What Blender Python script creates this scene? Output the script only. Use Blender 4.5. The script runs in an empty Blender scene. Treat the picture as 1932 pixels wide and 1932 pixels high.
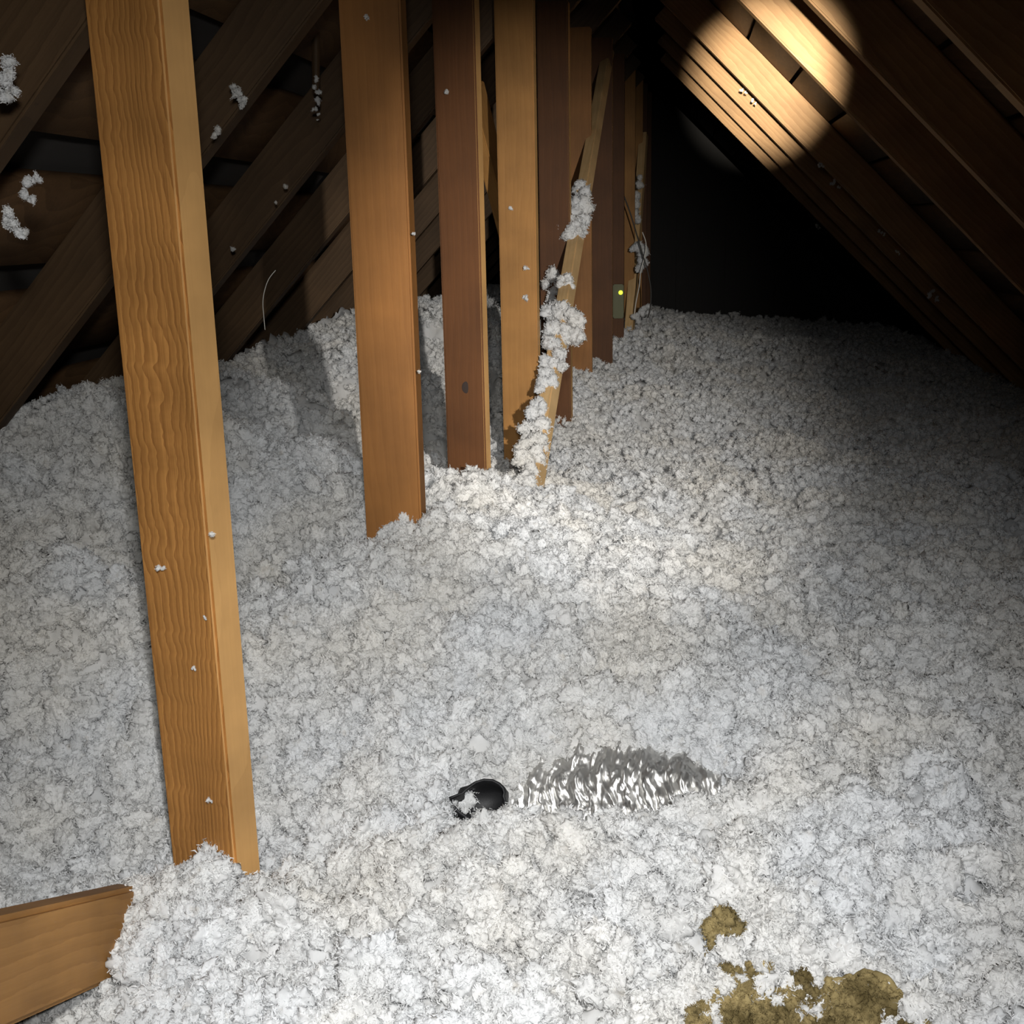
import bpy, bmesh, math, random
import numpy as np
from mathutils import Vector, Matrix, Euler, noise as mnoise

random.seed(7); rng = np.random.default_rng(11)
S = bpy.context.scene; COL = S.collection

# ------------------------------------------------------------------ camera
FPX = 2158.0; IMG = 1932.0; CAMZ = 1.0
YAW, PITCH, ROLL = 8.5, 14.0, -1.2
cd = bpy.data.cameras.new('camera'); cam = bpy.data.objects.new('camera', cd); COL.objects.link(cam)
cd.sensor_fit = 'HORIZONTAL'; cd.sensor_width = 36.0; cd.lens = 36.0*FPX/IMG; cd.clip_start = 0.02
RM = (Matrix.Rotation(math.radians(YAW), 3, 'Z') @ Matrix.Rotation(math.radians(90-PITCH), 3, 'X')
      @ Matrix.Rotation(math.radians(ROLL), 3, 'Z'))
cam.matrix_world = Matrix.Translation((0, 0, CAMZ)) @ RM.to_4x4()
S.camera = cam

# ------------------------------------------------------------------ world, lamps, exposure
w = bpy.data.worlds.new('attic_dark'); S.world = w; w.use_nodes = True
w.node_tree.nodes['Background'].inputs[0].default_value = (0.5, 0.55, 0.6, 1)
w.node_tree.nodes['Background'].inputs[1].default_value = 0.0
S.view_settings.view_transform = 'Standard'; S.view_settings.look = 'None'
S.view_settings.exposure = 0.0; S.view_settings.gamma = 1.0; S.view_settings.use_curve_mapping = False

def spot(name, loc, target, power, angle, blend, radius, color):
    l = bpy.data.lights.new(name, 'SPOT'); o = bpy.data.objects.new(name, l); COL.objects.link(o)
    l.energy = power; l.spot_size = math.radians(angle); l.spot_blend = blend
    l.shadow_soft_size = radius; l.color = color
    o.location = loc
    o.rotation_euler = (Vector(target)-Vector(loc)).to_track_quat('-Z', 'Y').to_euler()
    return o
# a head lamp just above the camera: wide, soft-edged, tipped down at the insulation
spot('head_lamp', (-0.02, 0.06, 1.14), (-0.48, 1.25, 0.50), 47, 84, 1.0, 0.03, (1.0, 0.99, 0.955))
# fill spot added at the camera to brighten the near insulation
spot('near_fill', (0.03, 0.02, 1.03), (-0.07, 0.90, 0.43), 58, 70, 1.0, 0.01, (0.98, 0.99, 1.0))
# a hand torch held to the right, thrown down the length of the attic along the row of posts
spot('hand_torch', (0.36, 0.00, 1.14), (-0.56, 4.0, 0.53), 290, 33, 1.0, 0.012, (1.0, 0.96, 0.90))
# a second, narrow torch beam from behind, grazing the right-hand rafters
spot('torch_beam', (0.0, -0.60, 1.00), (0.215, 3.65, 1.385), 2700, 6.6, 1.0, 0.012, (1.0, 0.93, 0.80))
S.cycles.max_bounces = 4; S.cycles.diffuse_bounces = 3; S.cycles.glossy_bounces = 2
S.cycles.transmission_bounces = 1; S.cycles.transparent_max_bounces = 1
S.cycles.use_adaptive_sampling = True; S.cycles.adaptive_threshold = 0.08; S.cycles.adaptive_min_samples = 12

# ------------------------------------------------------------------ helpers
def ray(px, py):
    return RM @ Vector(((px-966)/FPX, (966-py)/FPX, -1.0))
def atY(px, py, Y):
    d = ray(px, py); return Vector((0, 0, CAMZ)) + d*(Y/d.y)
def atD(px, py, D):
    return Vector((0, 0, CAMZ)) + ray(px, py)*D
def tag(o, label=None, cat=None, group=None, kind=None):
    if label: o['label'] = label
    if cat: o['category'] = cat
    if group: o['group'] = group
    if kind: o['kind'] = kind
    return o
def link(name, me, mat=None, parent=None):
    o = bpy.data.objects.new(name, me); COL.objects.link(o)
    if mat is not None and me is not None:
        me.materials.clear(); me.materials.append(mat)
    if parent is not None: o.parent = parent
    return o
def empty(name, loc=(0, 0, 0)):
    o = bpy.data.objects.new(name, None); COL.objects.link(o); o.location = loc; o.empty_display_size = 0.05
    return o
def mesh_np(name, V, F, smooth=True):
    me = bpy.data.meshes.new(name)
    V = np.asarray(V, np.float32); F = np.asarray(F, np.int32); k = F.shape[1]
    me.vertices.add(len(V)); me.vertices.foreach_set('co', V.ravel())
    me.loops.add(F.size); me.loops.foreach_set('vertex_index', F.ravel())
    me.polygons.add(len(F)); me.polygons.foreach_set('loop_start', np.arange(0, F.size, k, dtype=np.int32))
    if smooth: me.polygons.foreach_set('use_smooth', np.ones(len(F), bool))
    me.update(calc_edges=True); me.validate()
    return me

# numpy gradient-ish value noise
def vnoise2(x, y, seed):
    r = np.random.default_rng(seed); T = r.random((256, 256)).astype(np.float32)
    xi = np.floor(x).astype(int); yi = np.floor(y).astype(int); fx = x-xi; fy = y-yi
    fx = fx*fx*fx*(fx*(fx*6-15)+10); fy = fy*fy*fy*(fy*(fy*6-15)+10)
    a = T[xi & 255, yi & 255]; b = T[(xi+1) & 255, yi & 255]; c = T[xi & 255, (yi+1) & 255]; d = T[(xi+1) & 255, (yi+1) & 255]
    return (a*(1-fx)+b*fx)*(1-fy)+(c*(1-fx)+d*fx)*fy*1.0 - 0.5
def fbm2(x, y, seed, oct=4, gain=0.5):
    s = 0; a = 1.0
    for i in range(oct):
        s = s + a*vnoise2(x*2**i+17.3*i, y*2**i-9.1*i, seed+i); a *= gain
    return s

# ------------------------------------------------------------------ materials
def nodes_of(m):
    m.use_nodes = True; nt = m.node_tree; return nt, nt.nodes, nt.links, nt.nodes['Principled BSDF']
def wood(name, light, dark, ring=1.0, bump=0.3, fine=0.5, wavy=0.012, rough=0.62):
    m = bpy.data.materials.new(name); nt, N, L, P = nodes_of(m)
    P.inputs['Roughness'].default_value = rough; P.inputs['Specular IOR Level'].default_value = 0.25
    tc = N.new('ShaderNodeTexCoord'); oi = N.new('ShaderNodeObjectInfo')
    sc = N.new('ShaderNodeVectorMath'); sc.operation = 'SCALE'; sc.inputs['Scale'].default_value = 13.0
    cmb = N.new('ShaderNodeCombineXYZ'); L.new(oi.outputs['Random'], cmb.inputs[0]); L.new(oi.outputs['Random'], cmb.inputs[2])
    L.new(cmb.outputs[0], sc.inputs[0])
    add = N.new('ShaderNodeVectorMath'); L.new(tc.outputs['Object'], add.inputs[0]); L.new(sc.outputs[0], add.inputs[1])
    # wobble of the growth rings
    mp = N.new('ShaderNodeMapping'); mp.inputs['Scale'].default_value = (11, 11, 38); L.new(add.outputs[0], mp.inputs[0])
    nw = N.new('ShaderNodeTexNoise'); nw.inputs['Scale'].default_value = 1.0; nw.inputs['Detail'].default_value = 2.0
    L.new(mp.outputs[0], nw.inputs['Vector'])
    sub = N.new('ShaderNodeVectorMath'); sub.operation = 'SUBTRACT'; sub.inputs[1].default_value = (.5, .5, .5); L.new(nw.outputs['Color'], sub.inputs[0])
    s2 = N.new('ShaderNodeVectorMath'); s2.operation = 'SCALE'; s2.inputs['Scale'].default_value = wavy; L.new(sub.outputs[0], s2.inputs[0])
    mpl = N.new('ShaderNodeMapping'); mpl.inputs['Scale'].default_value = (5, 5, 1.1); L.new(add.outputs[0], mpl.inputs[0])
    nl = N.new('ShaderNodeTexNoise'); nl.inputs['Scale'].default_value = 1.6; nl.inputs['Detail'].default_value = 1.0; L.new(mpl.outputs[0], nl.inputs['Vector'])
    sub2 = N.new('ShaderNodeVectorMath'); sub2.operation = 'SUBTRACT'; sub2.inputs[1].default_value = (.5, .5, .5); L.new(nl.outputs['Color'], sub2.inputs[0])
    s3 = N.new('ShaderNodeVectorMath'); s3.operation = 'SCALE'; s3.inputs['Scale'].default_value = 0.09; L.new(sub2.outputs[0], s3.inputs[0])
    a2 = N.new('ShaderNodeVectorMath'); L.new(add.outputs[0], a2.inputs[0]); L.new(s2.outputs[0], a2.inputs[1])
    a3 = N.new('ShaderNodeVectorMath'); L.new(a2.outputs[0], a3.inputs[0]); L.new(s3.outputs[0], a3.inputs[1])
    mw = N.new('ShaderNodeMapping'); mw.inputs['Scale'].default_value = (1, .6, .05); L.new(a3.outputs[0], mw.inputs[0])
    wv = N.new('ShaderNodeTexWave'); wv.wave_type = 'BANDS'; wv.bands_direction = 'X'; wv.wave_profile = 'SAW'
    wv.inputs['Scale'].default_value = 26*ring; wv.inputs['Distortion'].default_value = 0.6; wv.inputs['Detail'].default_value = 1.0
    L.new(mw.outputs[0], wv.inputs['Vector'])
    # fine fibre
    mf = N.new('ShaderNodeMapping'); mf.inputs['Scale'].default_value = (260, 260, 7); L.new(add.outputs[0], mf.inputs[0])
    nf = N.new('ShaderNodeTexNoise'); nf.inputs['Scale'].default_value = 1.0; nf.inputs['Detail'].default_value = 4.0; L.new(mf.outputs[0], nf.inputs['Vector'])
    # blotches
    nb = N.new('ShaderNodeTexNoise'); nb.inputs['Scale'].default_value = 7.0; nb.inputs['Detail'].default_value = 4.0; L.new(add.outputs[0], nb.inputs['Vector'])
    mx = N.new('ShaderNodeMix'); mx.data_type = 'FLOAT'; mx.inputs[0].default_value = fine
    L.new(wv.outputs['Fac'], mx.inputs[2]); L.new(nf.outputs['Fac'], mx.inputs[3])
    cr = N.new('ShaderNodeValToRGB'); cr.color_ramp.elements[0].position = 0.15; cr.color_ramp.elements[1].position = 0.85
    cr.color_ramp.elements[0].color = (*dark, 1); cr.color_ramp.elements[1].color = (*light, 1); L.new(mx.outputs[0], cr.inputs[0])
    hs = N.new('ShaderNodeHueSaturation'); L.new(cr.outputs[0], hs.inputs['Color'])
    mr = N.new('ShaderNodeMapRange'); mr.inputs[3].default_value = 0.78; mr.inputs[4].default_value = 1.2; mr.inputs[1].default_value = .3; mr.inputs[2].default_value = .7
    L.new(nb.outputs['Fac'], mr.inputs[0]); L.new(mr.outputs[0], hs.inputs['Value'])
    L.new(hs.outputs[0], P.inputs['Base Color'])
    b = N.new('ShaderNodeBump'); b.inputs['Strength'].default_value = bump; b.inputs['Distance'].default_value = 0.004
    L.new(mx.outputs[0], b.inputs['Height']); L.new(b.outputs[0], P.inputs['Normal'])
    return m
M = {}
M['post_wavy'] = wood('weathered_wavy_pine', (.45, .212, .058), (.25, .105, .027), ring=1.55, bump=.5, fine=.42, wavy=.013)
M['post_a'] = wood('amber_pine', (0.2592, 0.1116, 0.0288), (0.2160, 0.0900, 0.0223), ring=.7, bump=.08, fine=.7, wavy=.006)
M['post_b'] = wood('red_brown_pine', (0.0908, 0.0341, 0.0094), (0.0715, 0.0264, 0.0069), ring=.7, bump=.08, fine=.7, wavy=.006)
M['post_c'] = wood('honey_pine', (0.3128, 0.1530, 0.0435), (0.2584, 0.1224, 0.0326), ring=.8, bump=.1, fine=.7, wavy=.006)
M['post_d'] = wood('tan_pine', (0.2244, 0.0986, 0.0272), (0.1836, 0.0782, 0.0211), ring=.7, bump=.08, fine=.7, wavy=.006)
M['pale'] = wood('pale_stud', (0.6290, 0.4250, 0.2125), (0.5270, 0.3400, 0.1530), ring=.8, bump=.1, fine=.6, wavy=.005)
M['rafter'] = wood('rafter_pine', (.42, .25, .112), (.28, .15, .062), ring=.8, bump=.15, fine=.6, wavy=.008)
M['rafter_shaded'] = wood('shaded_rafter_pine', (.085, .05, .024), (.055, .031, .014), ring=.8, bump=.15, fine=.6, wavy=.008)  # left-slope copy of the rafter wood, its colour darkened to paint in shade
M['sheath'] = wood('roof_board', (.12, .066, .03), (.07, .038, .018), ring=.6, bump=.2, fine=.6, wavy=.01)
M['strut'] = wood('strut_pine', (.42, .215, .066), (.31, .15, .043), ring=.7, bump=.12, fine=.6, wavy=.006)
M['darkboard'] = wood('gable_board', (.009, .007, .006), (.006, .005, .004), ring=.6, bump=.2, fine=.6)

def plain(name, col, rough=.9, metal=0, emit=None, es=0):
    m = bpy.data.materials.new(name); nt, N, L, P = nodes_of(m)
    P.inputs['Base Color'].default_value = (*col, 1); P.inputs['Roughness'].default_value = rough; P.inputs['Metallic'].default_value = metal
    n = N.new('ShaderNodeTexNoise'); n.inputs['Scale'].default_value = 60; n.inputs['Detail'].default_value = 5
    b = N.new('ShaderNodeBump'); b.inputs['Strength'].default_value = .15; b.inputs['Distance'].default_value = .003
    L.new(n.outputs['Fac'], b.inputs['Height']); L.new(b.outputs[0], P.inputs['Normal'])
    if emit:
        P.inputs['Emission Color'].default_value = (*emit, 1); P.inputs['Emission Strength'].default_value = es
    return m
def fluff_mat(name, c0, c1, c2, speck=.5, trans=.42, big=5.0, small=60.0):
    """matted glass-fibre: near-white, with clump-to-clump tint, dust and fine fibre relief"""
    m = bpy.data.materials.new(name); nt, N, L, P = nodes_of(m)
    P.inputs['Roughness'].default_value = 1.0; P.inputs['Specular IOR Level'].default_value = 0.05
    P.inputs['Specular IOR Level'].default_value = 0.0
    ge = N.new('ShaderNodeNewGeometry'); oi = N.new('ShaderNodeObjectInfo')
    n1 = N.new('ShaderNodeTexNoise'); n1.inputs['Scale'].default_value = big; n1.inputs['Detail'].default_value = 2; L.new(ge.outputs['Position'], n1.inputs['Vector'])
    n2 = N.new('ShaderNodeTexNoise'); n2.inputs['Scale'].default_value = small; n2.inputs['Detail'].default_value = 2; L.new(ge.outputs['Position'], n2.inputs['Vector'])
    r1 = N.new('ShaderNodeValToRGB'); e = r1.color_ramp.elements; e[0].position = .38; e[0].color = (*c0, 1); e[1].position = .66; e[1].color = (*c1, 1)
    L.new(n1.outputs['Fac'], r1.inputs[0])
    r2 = N.new('ShaderNodeValToRGB'); e = r2.color_ramp.elements; e[0].position = .62; e[0].color = (0, 0, 0, 1); e[1].position = .80; e[1].color = (speck, speck, speck, 1)
    L.new(n2.outputs['Fac'], r2.inputs[0])
    mx = N.new('ShaderNodeMix'); mx.data_type = 'RGBA'; L.new(r2.outputs[0], mx.inputs[0]); L.new(r1.outputs[0], mx.inputs[6]); mx.inputs[7].default_value = (*c2, 1)
    hs = N.new('ShaderNodeHueSaturation'); mr = N.new('ShaderNodeMapRange'); mr.inputs[3].default_value = .90; mr.inputs[4].default_value = 1.04
    L.new(oi.outputs['Random'], mr.inputs[0]); L.new(mr.outputs[0], hs.inputs['Value']); L.new(mx.outputs[2], hs.inputs['Color'])
    L.new(hs.outputs[0], P.inputs['Base Color'])
    tr = N.new('ShaderNodeBsdfTranslucent'); L.new(hs.outputs[0], tr.inputs['Color'])
    ms = N.new('ShaderNodeMixShader'); ms.inputs[0].default_value = trans
    L.new(P.outputs[0], ms.inputs[1]); L.new(tr.outputs[0], ms.inputs[2]); L.new(ms.outputs[0], N['Material Output'].inputs[0])
    return m
M['fluff'] = fluff_mat('white_glass_fibre', (.86, .87, .88), (.88, .86, .82), (.55, .50, .43), .5)
M['wool'] = fluff_mat('brown_mineral_wool', (.36, .28, .13), (.13, .098, .042), (.03, .024, .012), .95, .25, 38.0, 110.0)
M['knot'] = plain('dark_knot', (.016, .007, .004), .8)
M['black'] = plain('hole_black', (.006, .006, .007), .6)
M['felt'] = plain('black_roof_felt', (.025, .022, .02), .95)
M['lid'] = plain('ceiling_board', (.5, .48, .45), .9)
M['cable'] = plain('dark_cable', (.05, .045, .04), .6)
M['string'] = plain('pale_string', (.7, .68, .62), .9)
M['boxgreen'] = plain('yellow_green_plastic', (.07, .07, .010), .5)
M['led'] = plain('lit_indicator', (.6, .7, .05), .4, 0, (.62, .85, .04), 2.0)
M['crumb'] = plain('dark_crumb', (.03, .025, .02), .9)

def board(name, p0, p1, wid, thk, wdir, mat, bev=.0025, parent=None):
    """sawn board from p0 to p1 (centre line), wid along wdir, thk across; local z runs along the grain"""
    p0 = Vector(p0); p1 = Vector(p1); ln = (p1-p0).length; zd = (p1-p0).normalized()
    xd = Vector(wdir); xd = (xd-zd*xd.dot(zd)).normalized(); yd = zd.cross(xd)
    bm = bmesh.new(); bmesh.ops.create_cube(bm, size=1.0)
    for v in bm.verts: v.co = Vector((v.co.x*wid, v.co.y*thk, (v.co.z+.5)*ln))
    bmesh.ops.bevel(bm, geom=list(bm.edges), offset=bev, segments=2, affect='EDGES')
    # slight warp along the length
    rings = max(1, int(ln/.4))
    me = bpy.data.meshes.new(name); bm.to_mesh(me); bm.free()
    o = link(name, me, mat, parent)
    mw = Matrix((xd, yd, zd)).transposed().to_4x4(); mw.translation = p0
    o.matrix_world = mw
    return o
def tube(pts, radii, seg=8):
    pts = [Vector(p) for p in pts]; V = []; F = []
    for i, p in enumerate(pts):
        t = (pts[min(i+1, len(pts)-1)]-pts[max(i-1, 0)]).normalized()
        a = t.orthogonal().normalized() if i == 0 else (a-t*a.dot(t)).normalized()
        b = t.cross(a); r = radii if not hasattr(radii, '__len__') else radii[i]
        for k in range(seg):
            q = 2*math.pi*k/seg; V.append(p+a*(r*math.cos(q))+b*(r*math.sin(q)))
    for i in range(len(pts)-1):
        for k in range(seg):
            F.append((i*seg+k, i*seg+(k+1) % seg, (i+1)*seg+(k+1) % seg, (i+1)*seg+k))
    return mesh_np('tube', V, F)
def smooth_path(ctrl, n=8):
    c = [Vector(p) for p in ctrl]; out = []
    for i in range(len(c)-1):
        p0, p1, p2, p3 = c[max(i-1, 0)], c[i], c[i+1], c[min(i+2, len(c)-1)]
        for k in range(n):
            t = k/n
            out.append(.5*((2*p1)+(p2-p0)*t+(2*p0-5*p1+4*p2-p3)*t*t+(3*p1-p0-3*p2+p3)*t**3))
    out.append(c[-1]); return out

# ------------------------------------------------------------------ structure: the attic shell
RA, RB = 1.56, -0.99       # right slope: rafter underside z = RA + RB*x
LA, LB = 1.85, 1.05        # left slope
XR = (RA-LA)/(LB-RB); ZR = LA+LB*XR
Y0, Y1 = -1.6, 7.6
TY = [1.15+.5*i for i in range(12)]
fl = mesh_np('floor', [(-2.2, Y0, -.02), (1.9, Y0, -.02), (1.9, Y1, -.02), (-2.2, Y1, -.02), (-2.2, Y0, 0), (1.9, Y0, 0), (1.9, Y1, 0), (-2.2, Y1, 0)],
             [(3, 2, 1, 0), (4, 5, 6, 7), (0, 1, 5, 4), (1, 2, 6, 5), (2, 3, 7, 6), (3, 0, 4, 7)], False)
tag(link('floor', fl, M['lid']), 'plasterboard ceiling lid hidden under the insulation', 'floor', kind='structure')

def slab(name, A, B, sgn, perp0, perp1, s0, s1, mat, y0=Y0, y1=Y1, parent=None):
    """slab lying along a roof slope between slope distances s0..s1 from the ridge"""
    n = Vector((sgn*abs(B), 0, 1)).normalized(); d = Vector((sgn, 0, -abs(B))).normalized()
    o = Vector((XR, 0, ZR)); V = []
    for y in (y0, y1):
        for s, q in ((s0, perp0), (s1, perp0), (s1, perp1), (s0, perp1)):
            p = o+d*s+n*q; V.append((p.x, y, p.z))
    me = mesh_np(name, V, [(0, 1, 2, 3), (7, 6, 5, 4), (0, 4, 5, 1), (1, 5, 6, 2), (2, 6, 7, 3), (3, 7, 4, 0)], False)
    return link(name, me, mat, parent)
RW = .092
for side, A, B, sgn in (('left', LA, LB, -1), ('right', RA, RB, 1)):
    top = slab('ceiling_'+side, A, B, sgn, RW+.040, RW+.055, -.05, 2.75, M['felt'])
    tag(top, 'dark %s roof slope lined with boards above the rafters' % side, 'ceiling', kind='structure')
    s = .03; k = 0
    while s < 2.55:
        wdt = .15+.02*random.random()
        gap = .075 if side == 'left' else .012
        slab('roof_board', A, B, sgn, RW+.004, RW+.024, s, s+wdt, M['sheath'], Y0+.02, Y1-.02, top)
        s += wdt+gap; k += 1
# gable ends
def gable(name, y, yy):
    hw0 = (0-LA)/LB; hw1 = (0-RA)/RB
    P = [(hw0-.1, -.0), (hw1+.1, -.0), (XR, ZR+.1)]
    V = [(x, y, z) for x, z in P]+[(x, yy, z) for x, z in P]
    me = bpy.data.meshes.new(name); me.from_pydata(V, [], [(0, 1, 2), (5, 4, 3), (0, 3, 4, 1), (1, 4, 5, 2), (2, 5, 3, 0)]); me.update()
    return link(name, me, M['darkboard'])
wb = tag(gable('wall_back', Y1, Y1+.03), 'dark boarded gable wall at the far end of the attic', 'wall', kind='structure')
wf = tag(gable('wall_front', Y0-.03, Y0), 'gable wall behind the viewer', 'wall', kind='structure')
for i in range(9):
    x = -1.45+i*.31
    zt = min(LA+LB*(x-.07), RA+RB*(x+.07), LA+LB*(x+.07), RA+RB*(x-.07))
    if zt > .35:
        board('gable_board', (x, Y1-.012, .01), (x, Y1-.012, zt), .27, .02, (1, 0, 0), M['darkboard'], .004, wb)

# ------------------------------------------------------------------ rafters
ORD = ['nearest', 'second', 'third', 'fourth', 'fifth', 'sixth', 'seventh', 'eighth', 'ninth', 'tenth', 'eleventh', 'twelfth',
       'thirteenth', 'fourteenth', 'fifteenth', 'sixteenth', 'seventeenth']
def rafter(side, y, label, i):
    A, B, sgn = (LA, LB, -1) if side == 'left' else (RA, RB, 1)
    n = Vector((sgn*abs(B), 0, 1)).normalized(); d = Vector((sgn, 0, -abs(B))).normalized()
    o = Vector((XR+sgn*.004, y, ZR)) + n*(RW/2)
    j = (random.random()-.5)*.012
    p0 = o+d*(.05); p1 = o+d*2.3+n*0; p0.y += j; p1.y += j
    r = board('rafter', p0, p1, RW, .038, n, M['rafter_shaded' if side == 'left' else 'rafter'], .003)
    return tag(r, label, 'rafter', 'rafters of the %s roof slope' % side)
for i, y in enumerate(TY):
    yy = y+.0
    rafter('left', yy+.062, 'dim brown rafter of the left roof slope, %s from the camera' % ORD[i], i)
    if i > 0 and i != 4 and y < 5.3:
        extra = {3: ', softly lit', 5: ', brightest lit', 7: ', faintly lit'}.get(i, '')
        rafter('right', yy, ('sloping rafter of the right roof slope, %s from the camera' % ORD[i-1 if i < 4 else i-2])+extra, i)

# ------------------------------------------------------------------ posts
def post(pxl, pxr, Y, mat, label, thk=.038, rot=0, py=500, lean=0, ztop=None):
    a = atY(pxl, py, Y); b = atY(pxr, py, Y); wd = b.x-a.x; cx = (a.x+b.x)/2
    zt = ztop if ztop else min(LA+LB*(cx-wd/2), RA+RB*(cx+wd/2))+.11
    x0 = cx
    p = board('post', (cx, Y+thk/2, 0.0), (cx+lean, Y+thk/2, zt), wd, thk, (math.cos(rot), math.sin(rot), 0), mat, .003)
    return tag(p, label, 'post', 'row of wooden attic posts')
post(205, 366, 1.10, M['post_wavy'], 'nearest and widest wooden post, with wavy raised grain, in the left foreground', thk=.046, rot=math.radians(-14))
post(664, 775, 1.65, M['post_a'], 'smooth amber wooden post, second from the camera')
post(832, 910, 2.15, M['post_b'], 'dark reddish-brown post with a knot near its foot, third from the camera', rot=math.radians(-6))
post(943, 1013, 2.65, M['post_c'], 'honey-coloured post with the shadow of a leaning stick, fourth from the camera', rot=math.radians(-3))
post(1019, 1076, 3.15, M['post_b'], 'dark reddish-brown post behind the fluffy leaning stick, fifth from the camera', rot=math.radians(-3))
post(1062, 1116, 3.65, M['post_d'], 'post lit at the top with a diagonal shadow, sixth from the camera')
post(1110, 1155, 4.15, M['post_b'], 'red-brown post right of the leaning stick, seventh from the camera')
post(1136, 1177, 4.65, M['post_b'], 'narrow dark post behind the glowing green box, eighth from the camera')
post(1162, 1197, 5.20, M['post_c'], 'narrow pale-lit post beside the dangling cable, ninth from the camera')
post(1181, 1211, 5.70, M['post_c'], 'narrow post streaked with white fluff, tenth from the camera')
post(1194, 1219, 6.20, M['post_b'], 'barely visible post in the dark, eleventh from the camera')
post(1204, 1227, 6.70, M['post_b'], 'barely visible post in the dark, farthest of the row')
M['post_edge_lit'] = wood('lit_pine_edge', (.62, .35, .13), (.54, .30, .11), ring=.6, bump=.06, fine=.6, wavy=.004)  # thin post faces coloured paler, painting in the torch light on them
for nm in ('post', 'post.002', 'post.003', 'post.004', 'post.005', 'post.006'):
    p1 = bpy.data.objects[nm].data; p1.materials.append(M['post_edge_lit'])
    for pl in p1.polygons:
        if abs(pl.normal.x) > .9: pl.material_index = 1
bpy.context.view_layer.update()
def on_face(px, py, o, lift=0.0):
    mw = o.matrix_world; nrm = (mw.to_3x3() @ Vector((0, 1, 0))).normalized()
    hy = max(abs(v.co.y) for v in o.data.vertices); cands = []
    for sg in (-1, 1):
        n = nrm*sg; p0 = mw.translation+n*hy; d = ray(px, py); den = d.dot(n)
        if den < 0: cands.append(Vector((0, 0, CAMZ))+d*((p0-Vector((0, 0, CAMZ))).dot(n)/den)+n*lift)
    return cands[0]
# knot in the third post
def disc_knot(px, py, Y, r, parent):
    p = on_face(px, py, parent); bm = bmesh.new()
    bmesh.ops.create_uvsphere(bm, u_segments=16, v_segments=8, radius=1)
    for v in bm.verts: v.co = Vector((v.co.x*r, v.co.y*r*.05, v.co.z*r*1.3))
    me = bpy.data.meshes.new('knot'); bm.to_mesh(me); bm.free()
    o = link('knot', me, M['knot']); o.location = p; o.parent = parent; o.matrix_parent_inverse = parent.matrix_world.inverted()
    o['label'] = 'round dark knot'
posts = [o for o in bpy.data.objects if o.name.startswith('post')]
disc_knot(880, 731, 2.1505, .009, posts[2])

# ------------------------------------------------------------------ braces
B0 = atY(1005, 925, 2.28); B1 = atY(1138, 150, 4.05)
bd = (B1-B0); B0e = B0-bd*.10; B1e = B1+bd*.12
br = board('diagonal_brace', B0e, B1e, .034, .034, (.75, -.66, 0), M['pale'])
tag(br, 'pale square stick leaning away across the posts, clumped with white fluff', 'brace')
def on_brace(py, off=.0, dx=0):
    t = (925-py)/(925-150)
    # solve t so that the projected row matches
    lo, hi = -.2, 1.2
    for _ in range(40):
        mid = (lo+hi)/2; p = B0+bd*mid; q = RM.transposed() @ (p-Vector((0, 0, CAMZ)))
        if 966-FPX*q.y/-q.z > py: lo = mid
        else: hi = mid
    return B0+bd*lo
C0 = atY(893, 170, 2.76); C1 = atY(1000, 590, 3.09)
c2 = board('diagonal_brace', C0+(C0-C1)*.0, C1, .089, .030, (0, .3, 1), M['strut'])
tag(c2, 'warm brown flat brace sloping down between the third and fourth posts', 'brace')
D0 = atY(1189, 606, 5.08); D1 = atY(1209, 330, 5.60)
c3 = board('diagonal_brace', D0-(D1-D0)*.2, D1+(D1-D0)*.3, .036, .036, (1, -.3, 0), M['pale'])
tag(c3, 'small far pale stick leaning beside the dangling cable', 'brace')
# strut in the lower left corner, rising towards the viewer
E0 = atD(236, 1748, 1.265); E1 = atD(0, 1825, .95)
e = board('strut', E0+(E0-E1)*.02, E1+(E1-E0)*1.2, .089, .038, (.0, .15, 1), M['strut'], .005)
tag(e, 'short brown board in the lower left corner with a gouge in its face', 'board')

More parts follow.
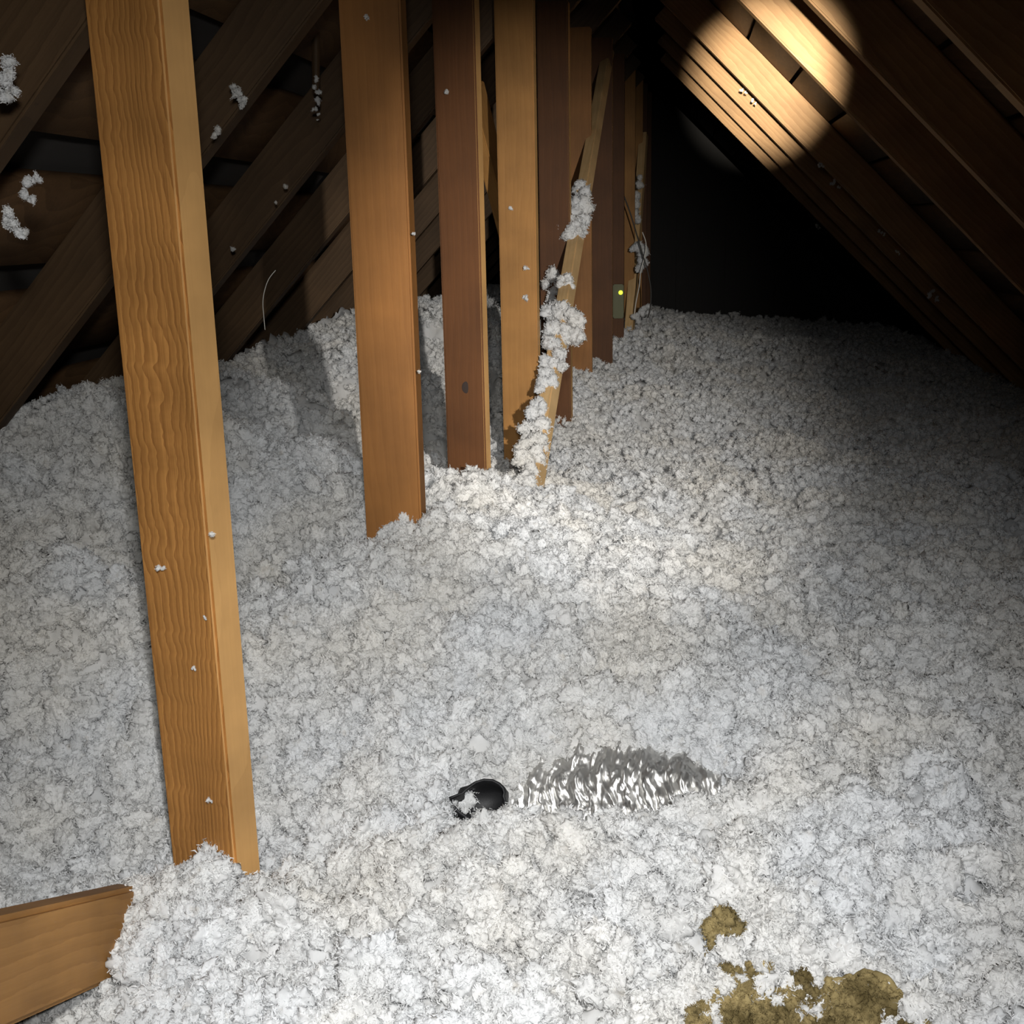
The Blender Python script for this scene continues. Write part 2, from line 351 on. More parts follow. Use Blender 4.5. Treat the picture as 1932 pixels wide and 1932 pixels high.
# ------------------------------------------------------------------ insulation height field
ctrl = []
def cp(px, py, Y, dz=0): p = atY(px, py, Y); ctrl.append((p.x, p.y, p.z+dz))
for a in [(300, 1640, 1.06), (395, 1622, 1.05), (450, 1690, 1.06), (505, 1715, 1.16),
          (690, 1030, 1.62), (745, 1045, 1.61), (803, 1003, 1.63), (850, 908, 2.13), (935, 922, 2.15), (962, 935, 2.5), (1005, 930, 2.28),
          (1055, 818, 3.12), (1105, 716, 3.62), (1140, 703, 4.12), (1165, 640, 4.6), (1195, 606, 5.15), (1235, 604, 6.0), (1330, 600, 7.2), (1420, 600, 8.6),
          (10, 806, 1.75), (190, 782, 1.85), (330, 735, 2.25), (450, 696, 2.7), (560, 668, 2.95), (645, 645, 3.2), (800, 600, 3.9), (940, 640, 3.4)]:
    cp(*a)
ctrl += [(.10, .95, .36), (.32, 1.6, .36), (.05, 1.7, .40), (.0, 2.2, .42), (.3, 2.7, .40), (.0, 3.3, .42), (.35, 4.2, .42), (.5, 6, .40), (.85, 2, .38), (1.2, 3, .42), (1.2, 6, .42),
         (1.3, 9.3, .42), (1.2, .8, .36), (.5, .5, .34), (-.25, .55, .24), (-.2, 1.12, .33), (-.35, 1.25, .35), (-.5, .75, .20), (-.8, .6, .2), (-.78, 1.18, .22), (-.62, 1.4, .36),
         (-1.0, 1.2, .34), (-1.0, 1.5, .52), (-.75, 1.75, .55), (-.7, 2.2, .50), (-.75, 2.7, .54), (-1.5, 1.0, .45), (-1.6, 2, .8), (-1.6, 4, .8), (-1.3, 5, .7), (-1.5, 9, .7), (-.8, 7, .6), (-.3, 9, .45),
         (1.5, 4, .42), (.45, 1.0, .36), (.9, 1.2, .36), (-1.6, .4, .35), (1.5, .3, .34), (.3, .3, .3), (-.6, .3, .2)]
CP = np.array(ctrl)
def phi(r): return r
def rbf_fit(P):
    d = np.linalg.norm(P[:, None, :2]-P[None, :, :2], axis=2)
    n = len(P); A = np.zeros((n+3, n+3)); A[:n, :n] = phi(d)-np.eye(n)*.015
    A[:n, n] = 1; A[:n, n+1:] = P[:, :2]; A[n, :n] = 1; A[n+1:, :n] = P[:, :2].T
    b = np.zeros(n+3); b[:n] = P[:, 2]; return np.linalg.solve(A, b)
RW_ = rbf_fit(CP)
def sstep(a, b, x):
    t = np.clip((x-a)/(b-a), 0, 1); return t*t*(3-2*t)
DUCT = Vector(atY(1140, 1462, 1.315))
def duct_e(x, y): return np.sqrt(((x-(DUCT.x))/.180)**2+((y-(DUCT.y-.050))/.106)**2)
HOLE = Vector(atY(916, 1524, 1.240))
def hole_e(x, y): return np.hypot((x-HOLE.x)/.046, (y-HOLE.y)/.064)
WOOL = Vector(atD(1500, 1990, 1.00))
def wool_e(x, y):
    wob = .10*fbm2(x*12, y*12, 91, 3)
    return np.sqrt(((x-WOOL.x)/.128)**2+((y-(WOOL.y-.035))/.078)**2)+wob
def height(x, y):
    x = np.asarray(x, float); y = np.asarray(y, float); sh = x.shape; xf = x.ravel(); yf = y.ravel(); out = np.empty(xf.size)
    for i in range(0, xf.size, 100000):
        X = xf[i:i+100000]; Y = yf[i:i+100000]
        d = np.sqrt((X[:, None]-CP[None, :, 0])**2+(Y[:, None]-CP[None, :, 1])**2)
        out[i:i+100000] = phi(d)@RW_[:len(CP)]+RW_[len(CP)]+RW_[len(CP)+1]*X+RW_[len(CP)+2]*Y
    z = out.reshape(sh)
    # humps between the buried joists on the left-hand side
    lf = sstep(-.46, -.66, x)*sstep(1.25, 1.5, y)*sstep(-1.0, -.84, x)
    wy = y+.06*fbm2(x*2.2, y*1.5, 5, 2)
    z = z+lf*.065*np.sin((wy-1.30)*2*math.pi/.5)
    z = z+.045*fbm2(x*3.2, y*3.2, 21, 3)+.022*fbm2(x*14, y*14, 31, 3)
    z = z+.046*(np.abs(fbm2(x*17, y*17, 61, 2))-.15)+.020*(np.abs(fbm2(x*37+3, y*37, 67, 2))-.15)
    # hole over the foil duct
    e = duct_e(x, y); z = z-.14*(1-sstep(.6, 1.12, e))
    h = hole_e(x, y); z = z-.17*(1-sstep(.85, 1.2, h))
    we = wool_e(x, y); z = z-.05*(1-sstep(.8, 1.15, we))
    return z
nx, ny = 560, 640
gx = np.linspace(-2.0, 1.75, nx); tt = np.linspace(0, 1, ny); gy = .15+(7.54-.15)*(tt**1.9)
GX, GY = np.meshgrid(gx, gy); GZ = height(GX, GY)
fine = fbm2(GX*55, GY*55, 41, 4); fine2 = np.abs(fbm2(GX*120, GY*120, 47, 2))
GZ = GZ + .012*fine - .006*fine2 - .014
V = np.stack([GX, GY, GZ], -1).reshape(-1, 3)
idx = np.arange(nx*ny).reshape(ny, nx)
Fq = np.stack([idx[:-1, :-1], idx[:-1, 1:], idx[1:, 1:], idx[1:, :-1]], -1).reshape(-1, 4)
zc = V[Fq][:, :, 2].max(1); xc0 = V[Fq][:, :, 0].min(1); xc1 = V[Fq][:, :, 0].max(1)
Fq = Fq[(zc < LA+LB*xc0+.06) & (zc < RA+RB*xc1+.06)]
base = link('insulation_base', mesh_np('insulation_base', V, Fq), M['fluff'])

# clump prototypes (mesh data only; instanced by the geometry nodes below)
def clump_proto(k, nfib, wmul=1.0, core=.9, dig=.22, sub=3, mat='fluff'):
    """a teased-out tuft: a small matted core inside a cloud of short curled fibre flakes"""
    bm = bmesh.new(); bmesh.ops.create_icosphere(bm, subdivisions=sub, radius=1.0)
    off = Vector((k*7.31, k*3.77, -k*5.13)); r = random.Random(100+k)
    el = Vector((r.uniform(.75, 1.4), r.uniform(.75, 1.25), r.uniform(.6, .95)))
    def surf(d):
        b = abs(mnoise.noise(d*1.9+off))*.55+abs(mnoise.noise(d*3.9+off))*.42+abs(mnoise.noise(d*7.9+off))*.27+abs(mnoise.noise(d*16+off))*.17
        rad = .50+.85*b+.38*mnoise.noise(d*1.3+off)
        return Vector((d.x*el.x, d.y*el.y, d.z*el.z))*rad
    V = [surf(v.co.normalized())*core for v in bm.verts]; F = [[v.index for v in f.verts] for f in bm.faces]; bm.free()
    for q in range(nfib):
        d = Vector((r.gauss(0, 1), r.gauss(0, 1), r.gauss(0, 1))).normalized()
        p = surf(d)*(1.04-dig*r.random()**1.5)
        g = (Vector((r.gauss(0, 1), r.gauss(0, 1), r.gauss(0, 1))).normalized()+d*.25).normalized()
        w_ = g.cross(Vector((r.gauss(0, 1), r.gauss(0, 1), r.gauss(0, 1)))).normalized()
        ln = r.uniform(.16, .46); wd = r.uniform(.02, .06)*wmul
        bend = Vector((r.gauss(0, .3), r.gauss(0, .3), r.gauss(0, .3)))*ln
        n0 = len(V); p = p-g*ln*.5; m1 = p+g*ln*.5+bend*.5
        V += [p-w_*wd*.5, p+w_*wd*.5, m1+w_*wd, m1-w_*wd, p+g*ln]
        F += [(n0, n0+1, n0+2), (n0, n0+2, n0+3), (n0+3, n0+2, n0+4)]
    me = bpy.data.meshes.new('clump'); me.from_pydata(V, [], F); me.update()
    for p in me.polygons: p.use_smooth = True
    me.materials.append(M[mat]); return me
PRO_N = [clump_proto(k, 520, .85, .92, .20, 4) for k in range(7)]
PRO_F = [clump_proto(20+k, 170, 1.5, .75, .4) for k in range(5)]
def proto_np(me):
    v = np.empty(len(me.vertices)*3, np.float32); me.vertices.foreach_get('co', v)
    f = np.empty(len(me.polygons)*3, np.int32); me.polygons.foreach_get('vertices', f); return v.reshape(-1, 3), f.reshape(-1, 3)
PRO_W = [clump_proto(40+k, 260, 1.2, .8, .35, 2, 'wool') for k in range(4)]
PF = [proto_np(m) for m in PRO_F]; PN = [proto_np(clump_proto(60+k, 230, 1.0, .92, .22, 3)) for k in range(5)]; PW = [proto_np(m) for m in PRO_W]

def scatter_points(y0, y1, step, r0, r1, sink, seed, xa=-1.85, xb=1.45, jit=.42):
    g = np.random.default_rng(seed)
    n = int((xb-xa)*(y1-y0)/(step*step)*2.2)
    x = g.uniform(xa, xb, n); y = g.uniform(y0, y1, n)
    # keep those the camera (or one a step to the side) could see
    side = np.abs((x*math.cos(math.radians(YAW))+y*math.sin(math.radians(YAW)))) < .40+.50*y
    x, y = x[side], y[side]
    # as many clumps on a bank as on the flat, per square metre of surface
    h0 = height(x, y); sl = np.sqrt(1+((height(x+.01, y)-h0)/.01)**2+((height(x, y+.01)-h0)/.01)**2)
    acc = g.random(len(x)) < np.minimum(1, sl/2.2); x, y = x[acc], y[acc]
    e = duct_e(x, y); h = hole_e(x, y); we = wool_e(x, y)
    keep = ((e > .86) | ((y > DUCT.y+.01) & (e > .3)) | (np.abs(x-DUCT.x-.01) > .148)) & (h > .95) & (we > .99) & (x > (height(x, y)-LA)/LB+.0) & (x < (RA-height(x, y))/-RB)
    # bare timber stays bare: no clumps through the strut
    x, y = x[keep], y[keep]
    z = height(x, y); s = r0+(r1-r0)*g.random(len(x))**1.8
    z = z+s*g.uniform(-jit, jit, len(x))-sink
    return x, y, z, s
parts = [scatter_points(.55, 2.1, .0132, .0080, .0215, .001, 1), scatter_points(2.1, 4.2, .0165, .0085, .0175, .002, 2, jit=.28), scatter_points(4.2, 7.5, .0255, .011, .021, .003, 3, jit=.2), scatter_points(DUCT.y-.22, DUCT.y+.25, .0105, .005, .011, 0, 4, DUCT.x-.30, DUCT.x+.30)]
X = np.concatenate([p[0] for p in parts]); Yc = np.concatenate([p[1] for p in parts]); Z = np.concatenate([p[2] for p in parts]); SC = np.concatenate([p[3] for p in parts])
# drop clumps inside the strut's face zone
q = np.stack([X, Yc, Z], 1); ea = np.array(E0-(E0-E1)*.12); eb = np.array(E1+(E1-E0)*1.2); ed = eb-ea
t = np.clip(((q-ea)@ed)/(ed@ed), 0, 1); dist = np.linalg.norm(q-(ea+t[:, None]*ed), axis=1)
keep = (dist > .046) | (t < .08)
q = q[keep]; SC = SC[keep]
nP = len(q); print('clumps', nP, [len(p[0]) for p in parts]); far = q[:, 1] > 2.4
VAR = np.where(far, 7+rng.integers(0, 5, nP), rng.integers(0, 7, nP)).astype(np.int32)
ROT = rng.uniform(0, 2*math.pi, (nP, 3)).astype(np.float32)
def scatter_object(name, pts, rot, scl, var, protos):
    pm = bpy.data.meshes.new(name); n = len(pts)
    pm.vertices.add(n); pm.vertices.foreach_set('co', np.asarray(pts, np.float32).ravel())
    at = pm.attributes.new('clump_turn', 'FLOAT_VECTOR', 'POINT'); at.data.foreach_set('vector', np.asarray(rot, np.float32).ravel())
    at = pm.attributes.new('clump_size', 'FLOAT', 'POINT'); at.data.foreach_set('value', np.asarray(scl, np.float32))
    at = pm.attributes.new('clump_kind', 'INT', 'POINT'); at.data.foreach_set('value', np.asarray(var, np.int32))
    pm.update(); ob = link(name, pm)
    ng = bpy.data.node_groups.new('clump_scatter', 'GeometryNodeTree')
    ng.interface.new_socket('Geometry', in_out='INPUT', socket_type='NodeSocketGeometry')
    ng.interface.new_socket('Geometry', in_out='OUTPUT', socket_type='NodeSocketGeometry')
    N = ng.nodes; L = ng.links; gi = N.new('NodeGroupInput'); go = N.new('NodeGroupOutput')
    join = N.new('GeometryNodeJoinGeometry')
    for me in reversed(protos):
        po = bpy.data.objects.new('clump_shape', me)
        oi = N.new('GeometryNodeObjectInfo'); oi.inputs['Object'].default_value = po; oi.inputs['As Instance'].default_value = False
        g2 = N.new('GeometryNodeGeometryToInstance'); L.new(oi.outputs['Geometry'], g2.inputs[0]); L.new(g2.outputs[0], join.inputs[0])
    iop = N.new('GeometryNodeInstanceOnPoints'); L.new(gi.outputs[0], iop.inputs['Points']); L.new(join.outputs[0], iop.inputs['Instance'])
    iop.inputs['Pick Instance'].default_value = True
    def attr(nm, ty):
        a = N.new('GeometryNodeInputNamedAttribute'); a.data_type = ty; a.inputs['Name'].default_value = nm; return a.outputs['Attribute']
    L.new(attr('clump_kind', 'INT'), iop.inputs['Instance Index'])
    e2r = N.new('FunctionNodeEulerToRotation'); L.new(attr('clump_turn', 'FLOAT_VECTOR'), e2r.inputs[0]); L.new(e2r.outputs[0], iop.inputs['Rotation'])
    L.new(attr('clump_size', 'FLOAT'), iop.inputs['Scale'])
    L.new(iop.outputs[0], go.inputs[0])
    md = ob.modifiers.new('clumps', 'NODES'); md.node_group = ng
    return ob
ins = scatter_object('insulation', q, ROT, SC, VAR, PRO_N+PRO_F)
tag(ins, 'deep drift of white fluffy loose-fill insulation covering the attic floor', 'insulation', kind='stuff')
base.name = 'matted_layer'; base.parent = ins; base['kind'] = 'stuff'

# ------------------------------------------------------------------ foil duct in the hollow
def foil_mat():
    m = bpy.data.materials.new('crinkled_foil'); nt, N, L, P = nodes_of(m)
    P.inputs['Metallic'].default_value = 1; P.inputs['Roughness'].default_value = .45; P.inputs['Base Color'].default_value = (.68, .67, .65, 1)
    tc = N.new('ShaderNodeTexCoord'); mp = N.new('ShaderNodeMapping'); mp.inputs['Scale'].default_value = (130, 40, 40); L.new(tc.outputs['Object'], mp.inputs[0])
    n = N.new('ShaderNodeTexNoise'); n.inputs['Scale'].default_value = 1; n.inputs['Detail'].default_value = 3; L.new(mp.outputs[0], n.inputs['Vector'])
    b = N.new('ShaderNodeBump'); b.inputs['Strength'].default_value = .25; b.inputs['Distance'].default_value = .002
    L.new(n.outputs['Fac'], b.inputs['Height']); L.new(b.outputs[0], P.inputs['Normal']); return m
nu, nv = 230, 150; V = []; Rd = .094; rd = random.Random(3)
for i in range(nu):
    u = i/(nu-1); xx = -.130+.44*u
    sag = .035*math.cos((u-.42)*3.2)-.035
    for j in range(nv):
        a = 2*math.pi*j/nv
        tw = xx+.012*mnoise.noise(Vector((a*2.0, xx*9, 4)))
        c = .008*(abs(mnoise.noise(Vector((tw*58, math.cos(a)*1.8, math.sin(a)*1.8))))*2-.5)
        c += .0042*(abs(mnoise.noise(Vector((tw*125, math.cos(a)*6, math.sin(a)*6))))*2-.5)
        c += rd.uniform(-.0006, .0006)
        r = Rd+c+.008*mnoise.noise(Vector((xx*14, a, 2)))
        V.append((xx+rd.uniform(-.001, .001), math.cos(a)*r, math.sin(a)*r+sag))
idx = np.arange(nu*nv).reshape(nu, nv); nxt = np.roll(idx, -1, 1)
Fq = np.stack([idx[:-1], nxt[:-1], nxt[1:], idx[1:]], -1).reshape(-1, 4)
Fq = np.concatenate([Fq[:, [0, 1, 2]], Fq[:, [0, 2, 3]]])
duct = empty('foil_duct', (DUCT.x+.02, DUCT.y+.055, DUCT.z-.068)); duct.rotation_euler = (0, 0, math.radians(-7))
tag(duct, 'crinkled silver foil duct showing through a hollow in the insulation', 'duct')
link('foil_jacket', mesh_np('foil_jacket', V, Fq, False), foil_mat(), duct)
# black tube added as the dark of the hole at the duct's left end
rings = [(0, .030), (.004, .034), (.03, .033), (.07, .032), (.12, .028), (.12, .0005)]; V = []; nn = 28
inner = [(.0, .030), (.03, .028), (.07, .027), (.11, .024), (.112, .0005)]
prof = inner[::-1]+[(-.002, .032)]+rings[1:]
for t_, r_ in prof:
    for k in range(nn):
        q_ = 2*math.pi*k/nn; wob = 1+.55*mnoise.noise(Vector((math.cos(q_)*1.5, math.sin(q_)*1.5, t_*9)))
        V.append((r_*wob*1.15*math.cos(q_), t_*.5, r_*wob*.62*math.sin(q_)))
idx = np.arange(len(prof)*nn).reshape(len(prof), nn); nxt = np.roll(idx, -1, 1)
Fq = np.stack([idx[:-1], nxt[:-1], nxt[1:], idx[1:]], -1).reshape(-1, 4)
bl = link('hole_dark', mesh_np('hole_dark', V, Fq), M['black']); hp = atY(914, 1513, 1.240)
bl.matrix_world = Matrix.Translation(hp) @ Euler((math.radians(-32), 0, math.radians(10))).to_matrix().to_4x4()
bpy.context.view_layer.update(); bl.parent = duct; bl.matrix_parent_inverse = duct.matrix_world.inverted(); bl['label'] = 'black tube standing in for the dark of the hole'

# ------------------------------------------------------------------ brown mineral wool
def wool_piece(cx, cy, rx, ry, zoff, n, label, sd):
    gx = np.linspace(-1, 1, n); U, W_ = np.meshgrid(gx, gx)
    rr = np.sqrt(U**2+W_**2); s = np.minimum(1, 1/np.maximum(np.maximum(abs(U), abs(W_))/np.maximum(rr, 1e-6), 1e-6))
    k = np.maximum(abs(U), abs(W_))/np.maximum(rr, 1e-6); U2 = U*k; W2 = W_*k
    x = cx+U2*rx; y = cy+W2*ry
    rad = np.sqrt(U2**2+W2**2)
    z = height(x, y)+zoff-.05*sstep(.8, 1.0, rad)
    z = z+.020*fbm2(x*22, y*22, 303, 3)+.006*np.abs(fbm2(x*60, y*80, sd+9, 3, .6))
    idx = np.arange(n*n).reshape(n, n)
    F = np.stack([idx[:-1, :-1], idx[:-1, 1:], idx[1:, 1:], idx[1:, :-1]], -1).reshape(-1, 4)
    o = link('mineral_wool_batt', mesh_np('wool', np.stack([x, y, z], -1).reshape(-1, 3), F), M['wool'])
    return tag(o, label, 'insulation', kind='stuff')
wl = wool_piece(WOOL.x, WOOL.y-.035, .15, .10, .006, 190, 'matted olive-brown mineral wool showing at the bottom right edge', 301)


# ------------------------------------------------------------------ loose fluff
def fluff(name, blobs, label, cat, group=None, mat='fluff', parent=None, hi=False):
    src = PW if mat == 'wool' else (PN if hi else PF); Vs = []; Fs = []; n = 0
    c0 = Vector(blobs[0][0]); r = random.Random(len(label or name)*31+int(abs(c0.x)*1000))
    for p, rad in blobs:
        v, f = src[r.randrange(len(src))]
        R_ = np.array(Euler((r.random()*6, r.random()*6, r.random()*6)).to_matrix())
        Vs.append((v@R_.T)*rad+np.array(Vector(p)-c0)); Fs.append(f+n); n += len(v)
    o = link(name, mesh_np(name, np.concatenate(Vs), np.concatenate(Fs)), M[mat], parent); o.location = c0
    if label: tag(o, label, cat, group)
    return o
gw = np.random.default_rng(77); nW = 5200
aw = gw.uniform(0, 2*math.pi, nW); qw = np.sqrt(gw.random(nW))*1.1
xw = WOOL.x+.145*qw*np.cos(aw); yw = WOOL.y-.035+.092*qw*np.sin(aw)
kw = wool_e(xw, yw) < 1.03; xw = xw[kw]; yw = yw[kw]; nW = len(xw)
sw = gw.uniform(.0032, .0085, nW); zw = height(xw, yw)+.012+.020*fbm2(xw*22, yw*22, 303, 3)+gw.uniform(-.003, .004, nW)
fm = scatter_object('wool_surface', np.stack([xw, yw, zw], 1), gw.uniform(0, 6.28, (nW, 3)), sw, gw.integers(0, 4, nW), PRO_W)
fm['kind'] = 'stuff'; fm.parent = wl
tuft = fluff('mineral_wool_tuft', [(atD(1362+random.uniform(-32, 28), 1752+random.uniform(-26, 26), 1.085), .011) for _ in range(16)],
             'small olive-brown tuft of mineral wool above the brown patch', 'insulation', mat='wool', hi=True)
# clumps caught on the leaning stick, as (px, py, radius in px, nearer by)
def brace_blobs(lst, sub=3):
    out = []
    for px, py, r in lst:
        b = on_brace(py)
        for k in range(sub):
            a = random.uniform(0, 6.28); q = random.uniform(0, .75)*r
            p = atY(px+q*math.cos(a), py+q*math.sin(a), b.y-.028-random.uniform(0, .012))
            q3 = RM.transposed() @ (p-Vector((0, 0, CAMZ)))
            out.append((p, 1.02*r*(-q3.z)/FPX))
    return out
G = 'fluff clumps caught on the leaning stick'
fluff('insulation_clump', brace_blobs([(1098, 350, 14), (1100, 375, 17), (1092, 395, 22), (1070, 405, 22), (1098, 415, 16), (1078, 428, 22), (1066, 425, 16), (1092, 435, 15), (1076, 443, 14), (1086, 443, 13)], 5),
      'large white fluff clump caught high on the leaning stick', 'insulation', G, hi=True)
fluff('insulation_clump', brace_blobs([(1066, 528, 11), (1074, 536, 9), (1060, 535, 8)], 3), 'small grey-white fluff tuft halfway up the leaning stick', 'insulation', G, hi=True)
fluff('insulation_clump', brace_blobs([(1045, 590, 20), (1070, 595, 22), (1085, 605, 18), (1045, 620, 20), (1072, 628, 20), (1092, 635, 11), (1042, 650, 18), (1055, 668, 17), (1040, 685, 17), (1062, 690, 10), (1030, 705, 15), (1022, 722, 14), (1045, 722, 12), (1018, 738, 9)], 5),
      'largest white fluff clump hanging on the middle of the leaning stick', 'insulation', G, hi=True)
fluff('insulation_clump', brace_blobs([(1015, 765, 13), (1025, 775, 14), (1005, 785, 16), (1018, 800, 20), (996, 810, 16), (1010, 830, 20), (990, 838, 15), (1005, 860, 21), (985, 870, 18), (1000, 890, 20), (985, 905, 18), (1003, 915, 15)], 5),
      'long white fluff clump along the foot of the leaning stick', 'insulation', G, hi=True)
def blobs_at(lst, Y, sub=3, k=.8):
    out = []
    for px, py, r in lst:
        for _ in range(sub):
            a = random.uniform(0, 6.28); q = random.uniform(0, .7)*r
            p = atY(px+q*math.cos(a), py+q*math.sin(a), Y-random.uniform(0, .012))
            q3 = RM.transposed() @ (p-Vector((0, 0, CAMZ))); out.append((p, k*r*(-q3.z)/FPX))
    return out
G = 'fluff on the far stick'
fluff('insulation_clump', blobs_at([(1206, 335, 5), (1205, 350, 6), (1203, 368, 6), (1201, 385, 8), (1198, 400, 7), (1202, 412, 6)], 5.32, 4, 1.3), 'thin streak of white fluff high on the far stick', 'insulation', G, hi=True)
fluff('insulation_clump', blobs_at([(1205, 465, 9), (1210, 478, 10), (1212, 490, 9), (1209, 503, 8), (1196, 468, 6), (1215, 468, 5)], 5.10, 4, 1.2), 'ragged white fluff clump low on the far stick', 'insulation', G, hi=True)
fluff('insulation_clump', blobs_at([(1198, 596, 10), (1210, 588, 9), (1222, 578, 7), (1226, 590, 6), (1204, 604, 8), (1216, 582, 7)], 5.02, 3), 'white fluff curl at the foot of the far stick', 'insulation', G, hi=True)
fluff('insulation_clump', blobs_at([(1040, 520, 16), (1048, 545, 14), (1036, 560, 12), (1030, 535, 12)], 3.12, 4), 'shaded grey fluff patch on the fifth post behind the stick', 'insulation')

# tufts on the left roof rafters
def rafter_fluff(lst, Y, label, k=.95):
    fluff('insulation_tuft', blobs_at(lst, Y, 3, k), label, 'insulation', 'fluff tufts caught on the left rafters')
rafter_fluff([(18, 115, 16), (12, 145, 20), (24, 175, 16), (10, 185, 14)], 1.10, 'dim fluff tuft at the upper left edge of the picture')
rafter_fluff([(50, 345, 12), (70, 335, 10), (45, 365, 12), (62, 375, 9)], 1.12, 'upper of two fluff tufts on the leftmost rafter')
rafter_fluff([(15, 400, 14), (28, 425, 15), (10, 420, 12), (48, 440, 8), (35, 440, 10)], 1.12, 'lower of two fluff tufts on the leftmost rafter')
rafter_fluff([(445, 175, 12), (460, 188, 10), (455, 200, 7), (440, 165, 7)], 1.62, 'fluff tuft on the rafter behind the nearest post')
rafter_fluff([(412, 245, 8), (405, 255, 6)], 1.62, 'small fluff scrap low on the rafter behind the nearest post')
rafter_fluff([(80, 755, 9), (70, 762, 8), (92, 750, 6)], 1.75, 'dim fluff scrap under the rafter at the left edge')
rafter_fluff([(540, 353, 5)], 2.1, 'upper fluff fleck on the rafter left of the second post')
rafter_fluff([(521, 383, 4)], 2.1, 'lower fluff fleck on the rafter left of the second post')
rafter_fluff([(438, 470, 6)], 2.1, 'single fluff fleck at the foot of a rafter beside the nearest post')
for (px, py, r, Y, lb) in [(1400, 170, 6, 3.62, 'tiny white fluff fringe under the bright rafter patch'), (1420, 190, 6, 3.62, 'ragged white fluff fringe at the lower edge of the bright rafter patch'),
                           (1545, 310, 7, 3.62, 'pale fluff scrap below the bright rafter patch'), (1572, 345, 9, 3.62, 'larger pale fluff scrap farther down the bright rafter'),
                           (1660, 438, 7, 3.62, 'fluff scrap low on the right slope'), (1692, 475, 5, 3.62, 'tiny fluff scrap low on the right slope'), (1757, 553, 11, 3.12, 'white fluff blob low on the right slope near the floor'),
                           (1540, 425, 6, 5.6, 'dim fluff scrap on a far right rafter')]:
    fluff('insulation_tuft', blobs_at([(px, py, r), (px+r, py+r*.8, r*.7)], Y, 3, .5), lb, 'insulation', 'fluff scraps on the right rafters')

# hanging strand
hs = empty('hanging_strand', atY(597, 55, 2.05))
tag(hs, 'pale strip with a fluff tassel hanging from the left roof slope', 'hanging strand')
def child(o, par):
    bpy.context.view_layer.update(); o.parent = par; o.matrix_parent_inverse = par.matrix_world.inverted(); return o
s_ = link('strip', tube([atY(596, y_, 2.05) for y_ in (-30, 40, 80, 120, 160, 178)], [.006, .007, .008, .008, .007, .004], 6), M['rafter_shaded']); child(s_, hs)
f_ = fluff('tassel', blobs_at([(598, 150, 8), (592, 165, 8), (603, 175, 9), (598, 190, 9), (596, 205, 7), (600, 215, 5), (599, 226, 3)], 2.04, 3, .6), None, None); child(f_, hs)
st = link('cobweb_strand', tube(smooth_path([atY(*p, 2.1) for p in ((520, 510), (508, 525), (500, 545), (496, 570), (498, 600), (500, 622))], 4), .0008, 6), M['string'])
tag(st, 'thin pale cobweb strand dangling between the first and second posts', 'cobweb')

# cable and string by the far stick
ca = link('cable', tube(smooth_path([atY(px, py, 5.0) for px, py in ((1150, 300), (1165, 340), (1178, 372), (1190, 405), (1203, 448), (1215, 488), (1222, 512), (1228, 545), (1227, 580), (1222, 600))], 5), .0028, 8), M['cable'])
tag(ca, 'thin dark cable dangling past the far stick into the insulation', 'cable')
sg = link('string', tube(smooth_path([atY(px, py, 5.0) for px, py in ((1212, 438), (1219, 460), (1216, 485), (1209, 512), (1206, 540), (1200, 570), (1196, 600))], 5), .0022, 6), M['string'])
tag(sg, 'pale string hanging beside the far stick', 'string')

# small device with an indicator light on the eighth post
bx = empty('indicator_box', atY(1168, 590, 4.62))
tag(bx, 'small yellow-green box with a glowing dot low on the eighth post', 'device')
a = atY(1157, 536, 4.64); b_ = atY(1177, 600, 4.64)
bd_ = board('housing', ((a.x+b_.x)/2, 4.632, b_.z), ((a.x+b_.x)/2, 4.632, a.z), b_.x-a.x, .03, (1, 0, 0), M['boxgreen'], .004); child(bd_, bx)
bm = bmesh.new(); bmesh.ops.create_uvsphere(bm, u_segments=16, v_segments=10, radius=.0085)
for v in bm.verts: v.co.y *= .6
me = bpy.data.meshes.new('lamp_dot'); bm.to_mesh(me); bm.free()
ld = link('lamp_dot', me, M['led']); ld.location = atY(1171, 552, 4.616); child(ld, bx); ld['label'] = 'glowing yellow-green dot'

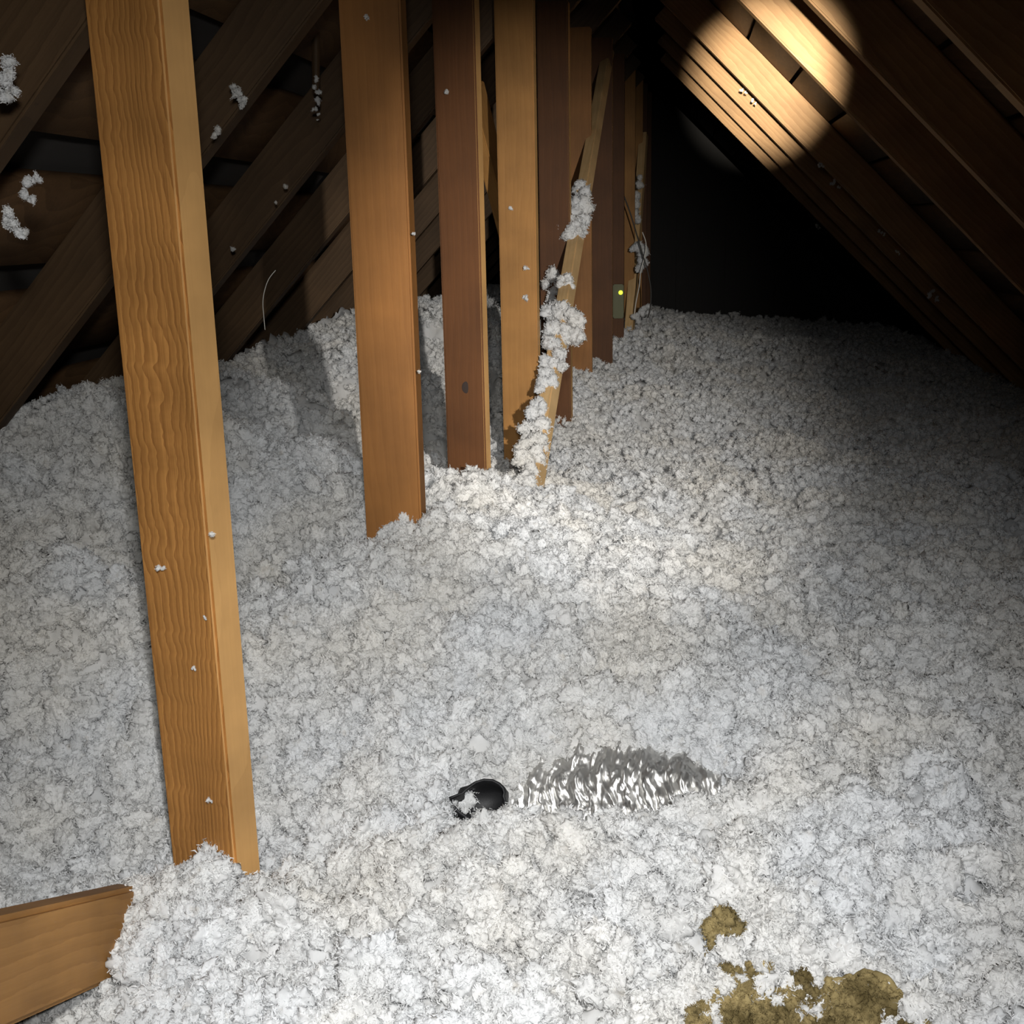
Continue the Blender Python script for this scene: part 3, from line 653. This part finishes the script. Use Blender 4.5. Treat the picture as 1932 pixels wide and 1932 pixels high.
# ------------------------------------------------------------------ flecks on the timber and crumbs
def fleck(px, py, r, Y, lb):
    po = min(posts, key=lambda o: abs(o.matrix_world.translation.y-Y-.02))
    Yf = on_face(px, py, po).y
    fluff('insulation_fleck', [(b_[0], b_[1]) for b_ in blobs_at([(px, py, r), (px+r*.6, py+r*.4, r*.7)], Yf, 2, .85)], lb, 'insulation', 'flecks of fluff stuck to the posts')
for px, py, r, Y, lb in [(397, 1007, 8, 1.118, 'white fleck near the right edge of the nearest post'), (302, 1070, 8, 1.098, 'white fleck with a tail on the left half of the nearest post'),
                         (364, 1261, 5, 1.112, 'tiny white fleck below mid height of the nearest post'), (395, 1508, 6, 1.116, 'white fleck close above the foot of the nearest post'),
                         (385, 1166, 4, 1.116, 'faint fleck on the grain of the nearest post'),
                         (690, 32, 6, 1.648, 'fleck at the top of the second post'), (780, 440, 4, 1.646, 'fleck on the right edge of the second post'), (790, 700, 4, 1.646, 'lower fleck on the right edge of the second post'),
                         (842, 172, 5, 2.146, 'fleck high on the third post'), (963, 392, 5, 2.646, 'upper of three flecks on the fourth post'),
                         (991, 506, 6, 2.646, 'middle of three flecks on the fourth post'), (989, 560, 6, 2.646, 'lower of three flecks on the fourth post')]:
    fleck(px, py, r, Y, lb)
def pdist(px, py):
    """depth at which the ray meets the insulation"""
    d = ray(px, py); s = .5
    while s < 9:
        p = Vector((0, 0, CAMZ))+d*s
        if p.z < float(height(np.array([p.x]), np.array([p.y]))[0])+.008: return p
        s += .005
for px, py, r, lb in [(1557, 1694, 5, 'tiny dark crumb lying on the insulation right of centre'), (1824, 1832, 7, 'small dark crumb on the insulation near the right edge'),
                      (876, 1660, 7, 'small dark crumb on the insulation left of the hollow'), (1794, 1437, 7, 'dark crumb on the insulation by the right edge, above the others')]:
    p = pdist(px, py); fluff('debris_crumb', [(p, r*.62/FPX*1.1), (p+Vector((.003, 0, .001)), r*.4/FPX)], lb, 'debris', 'dark crumbs on the insulation', 'crumb')
# gouge in the strut's face
ge = atD(166, 1745, 1.135)
go_ = fluff('gouge', [(ge+Vector((0, 0, dz)), .006) for dz in (-.02, -.012, -.004, .004, .012, .02)], None, None, mat='darkboard')
child(go_, e); go_['label'] = 'torn grey gouge'
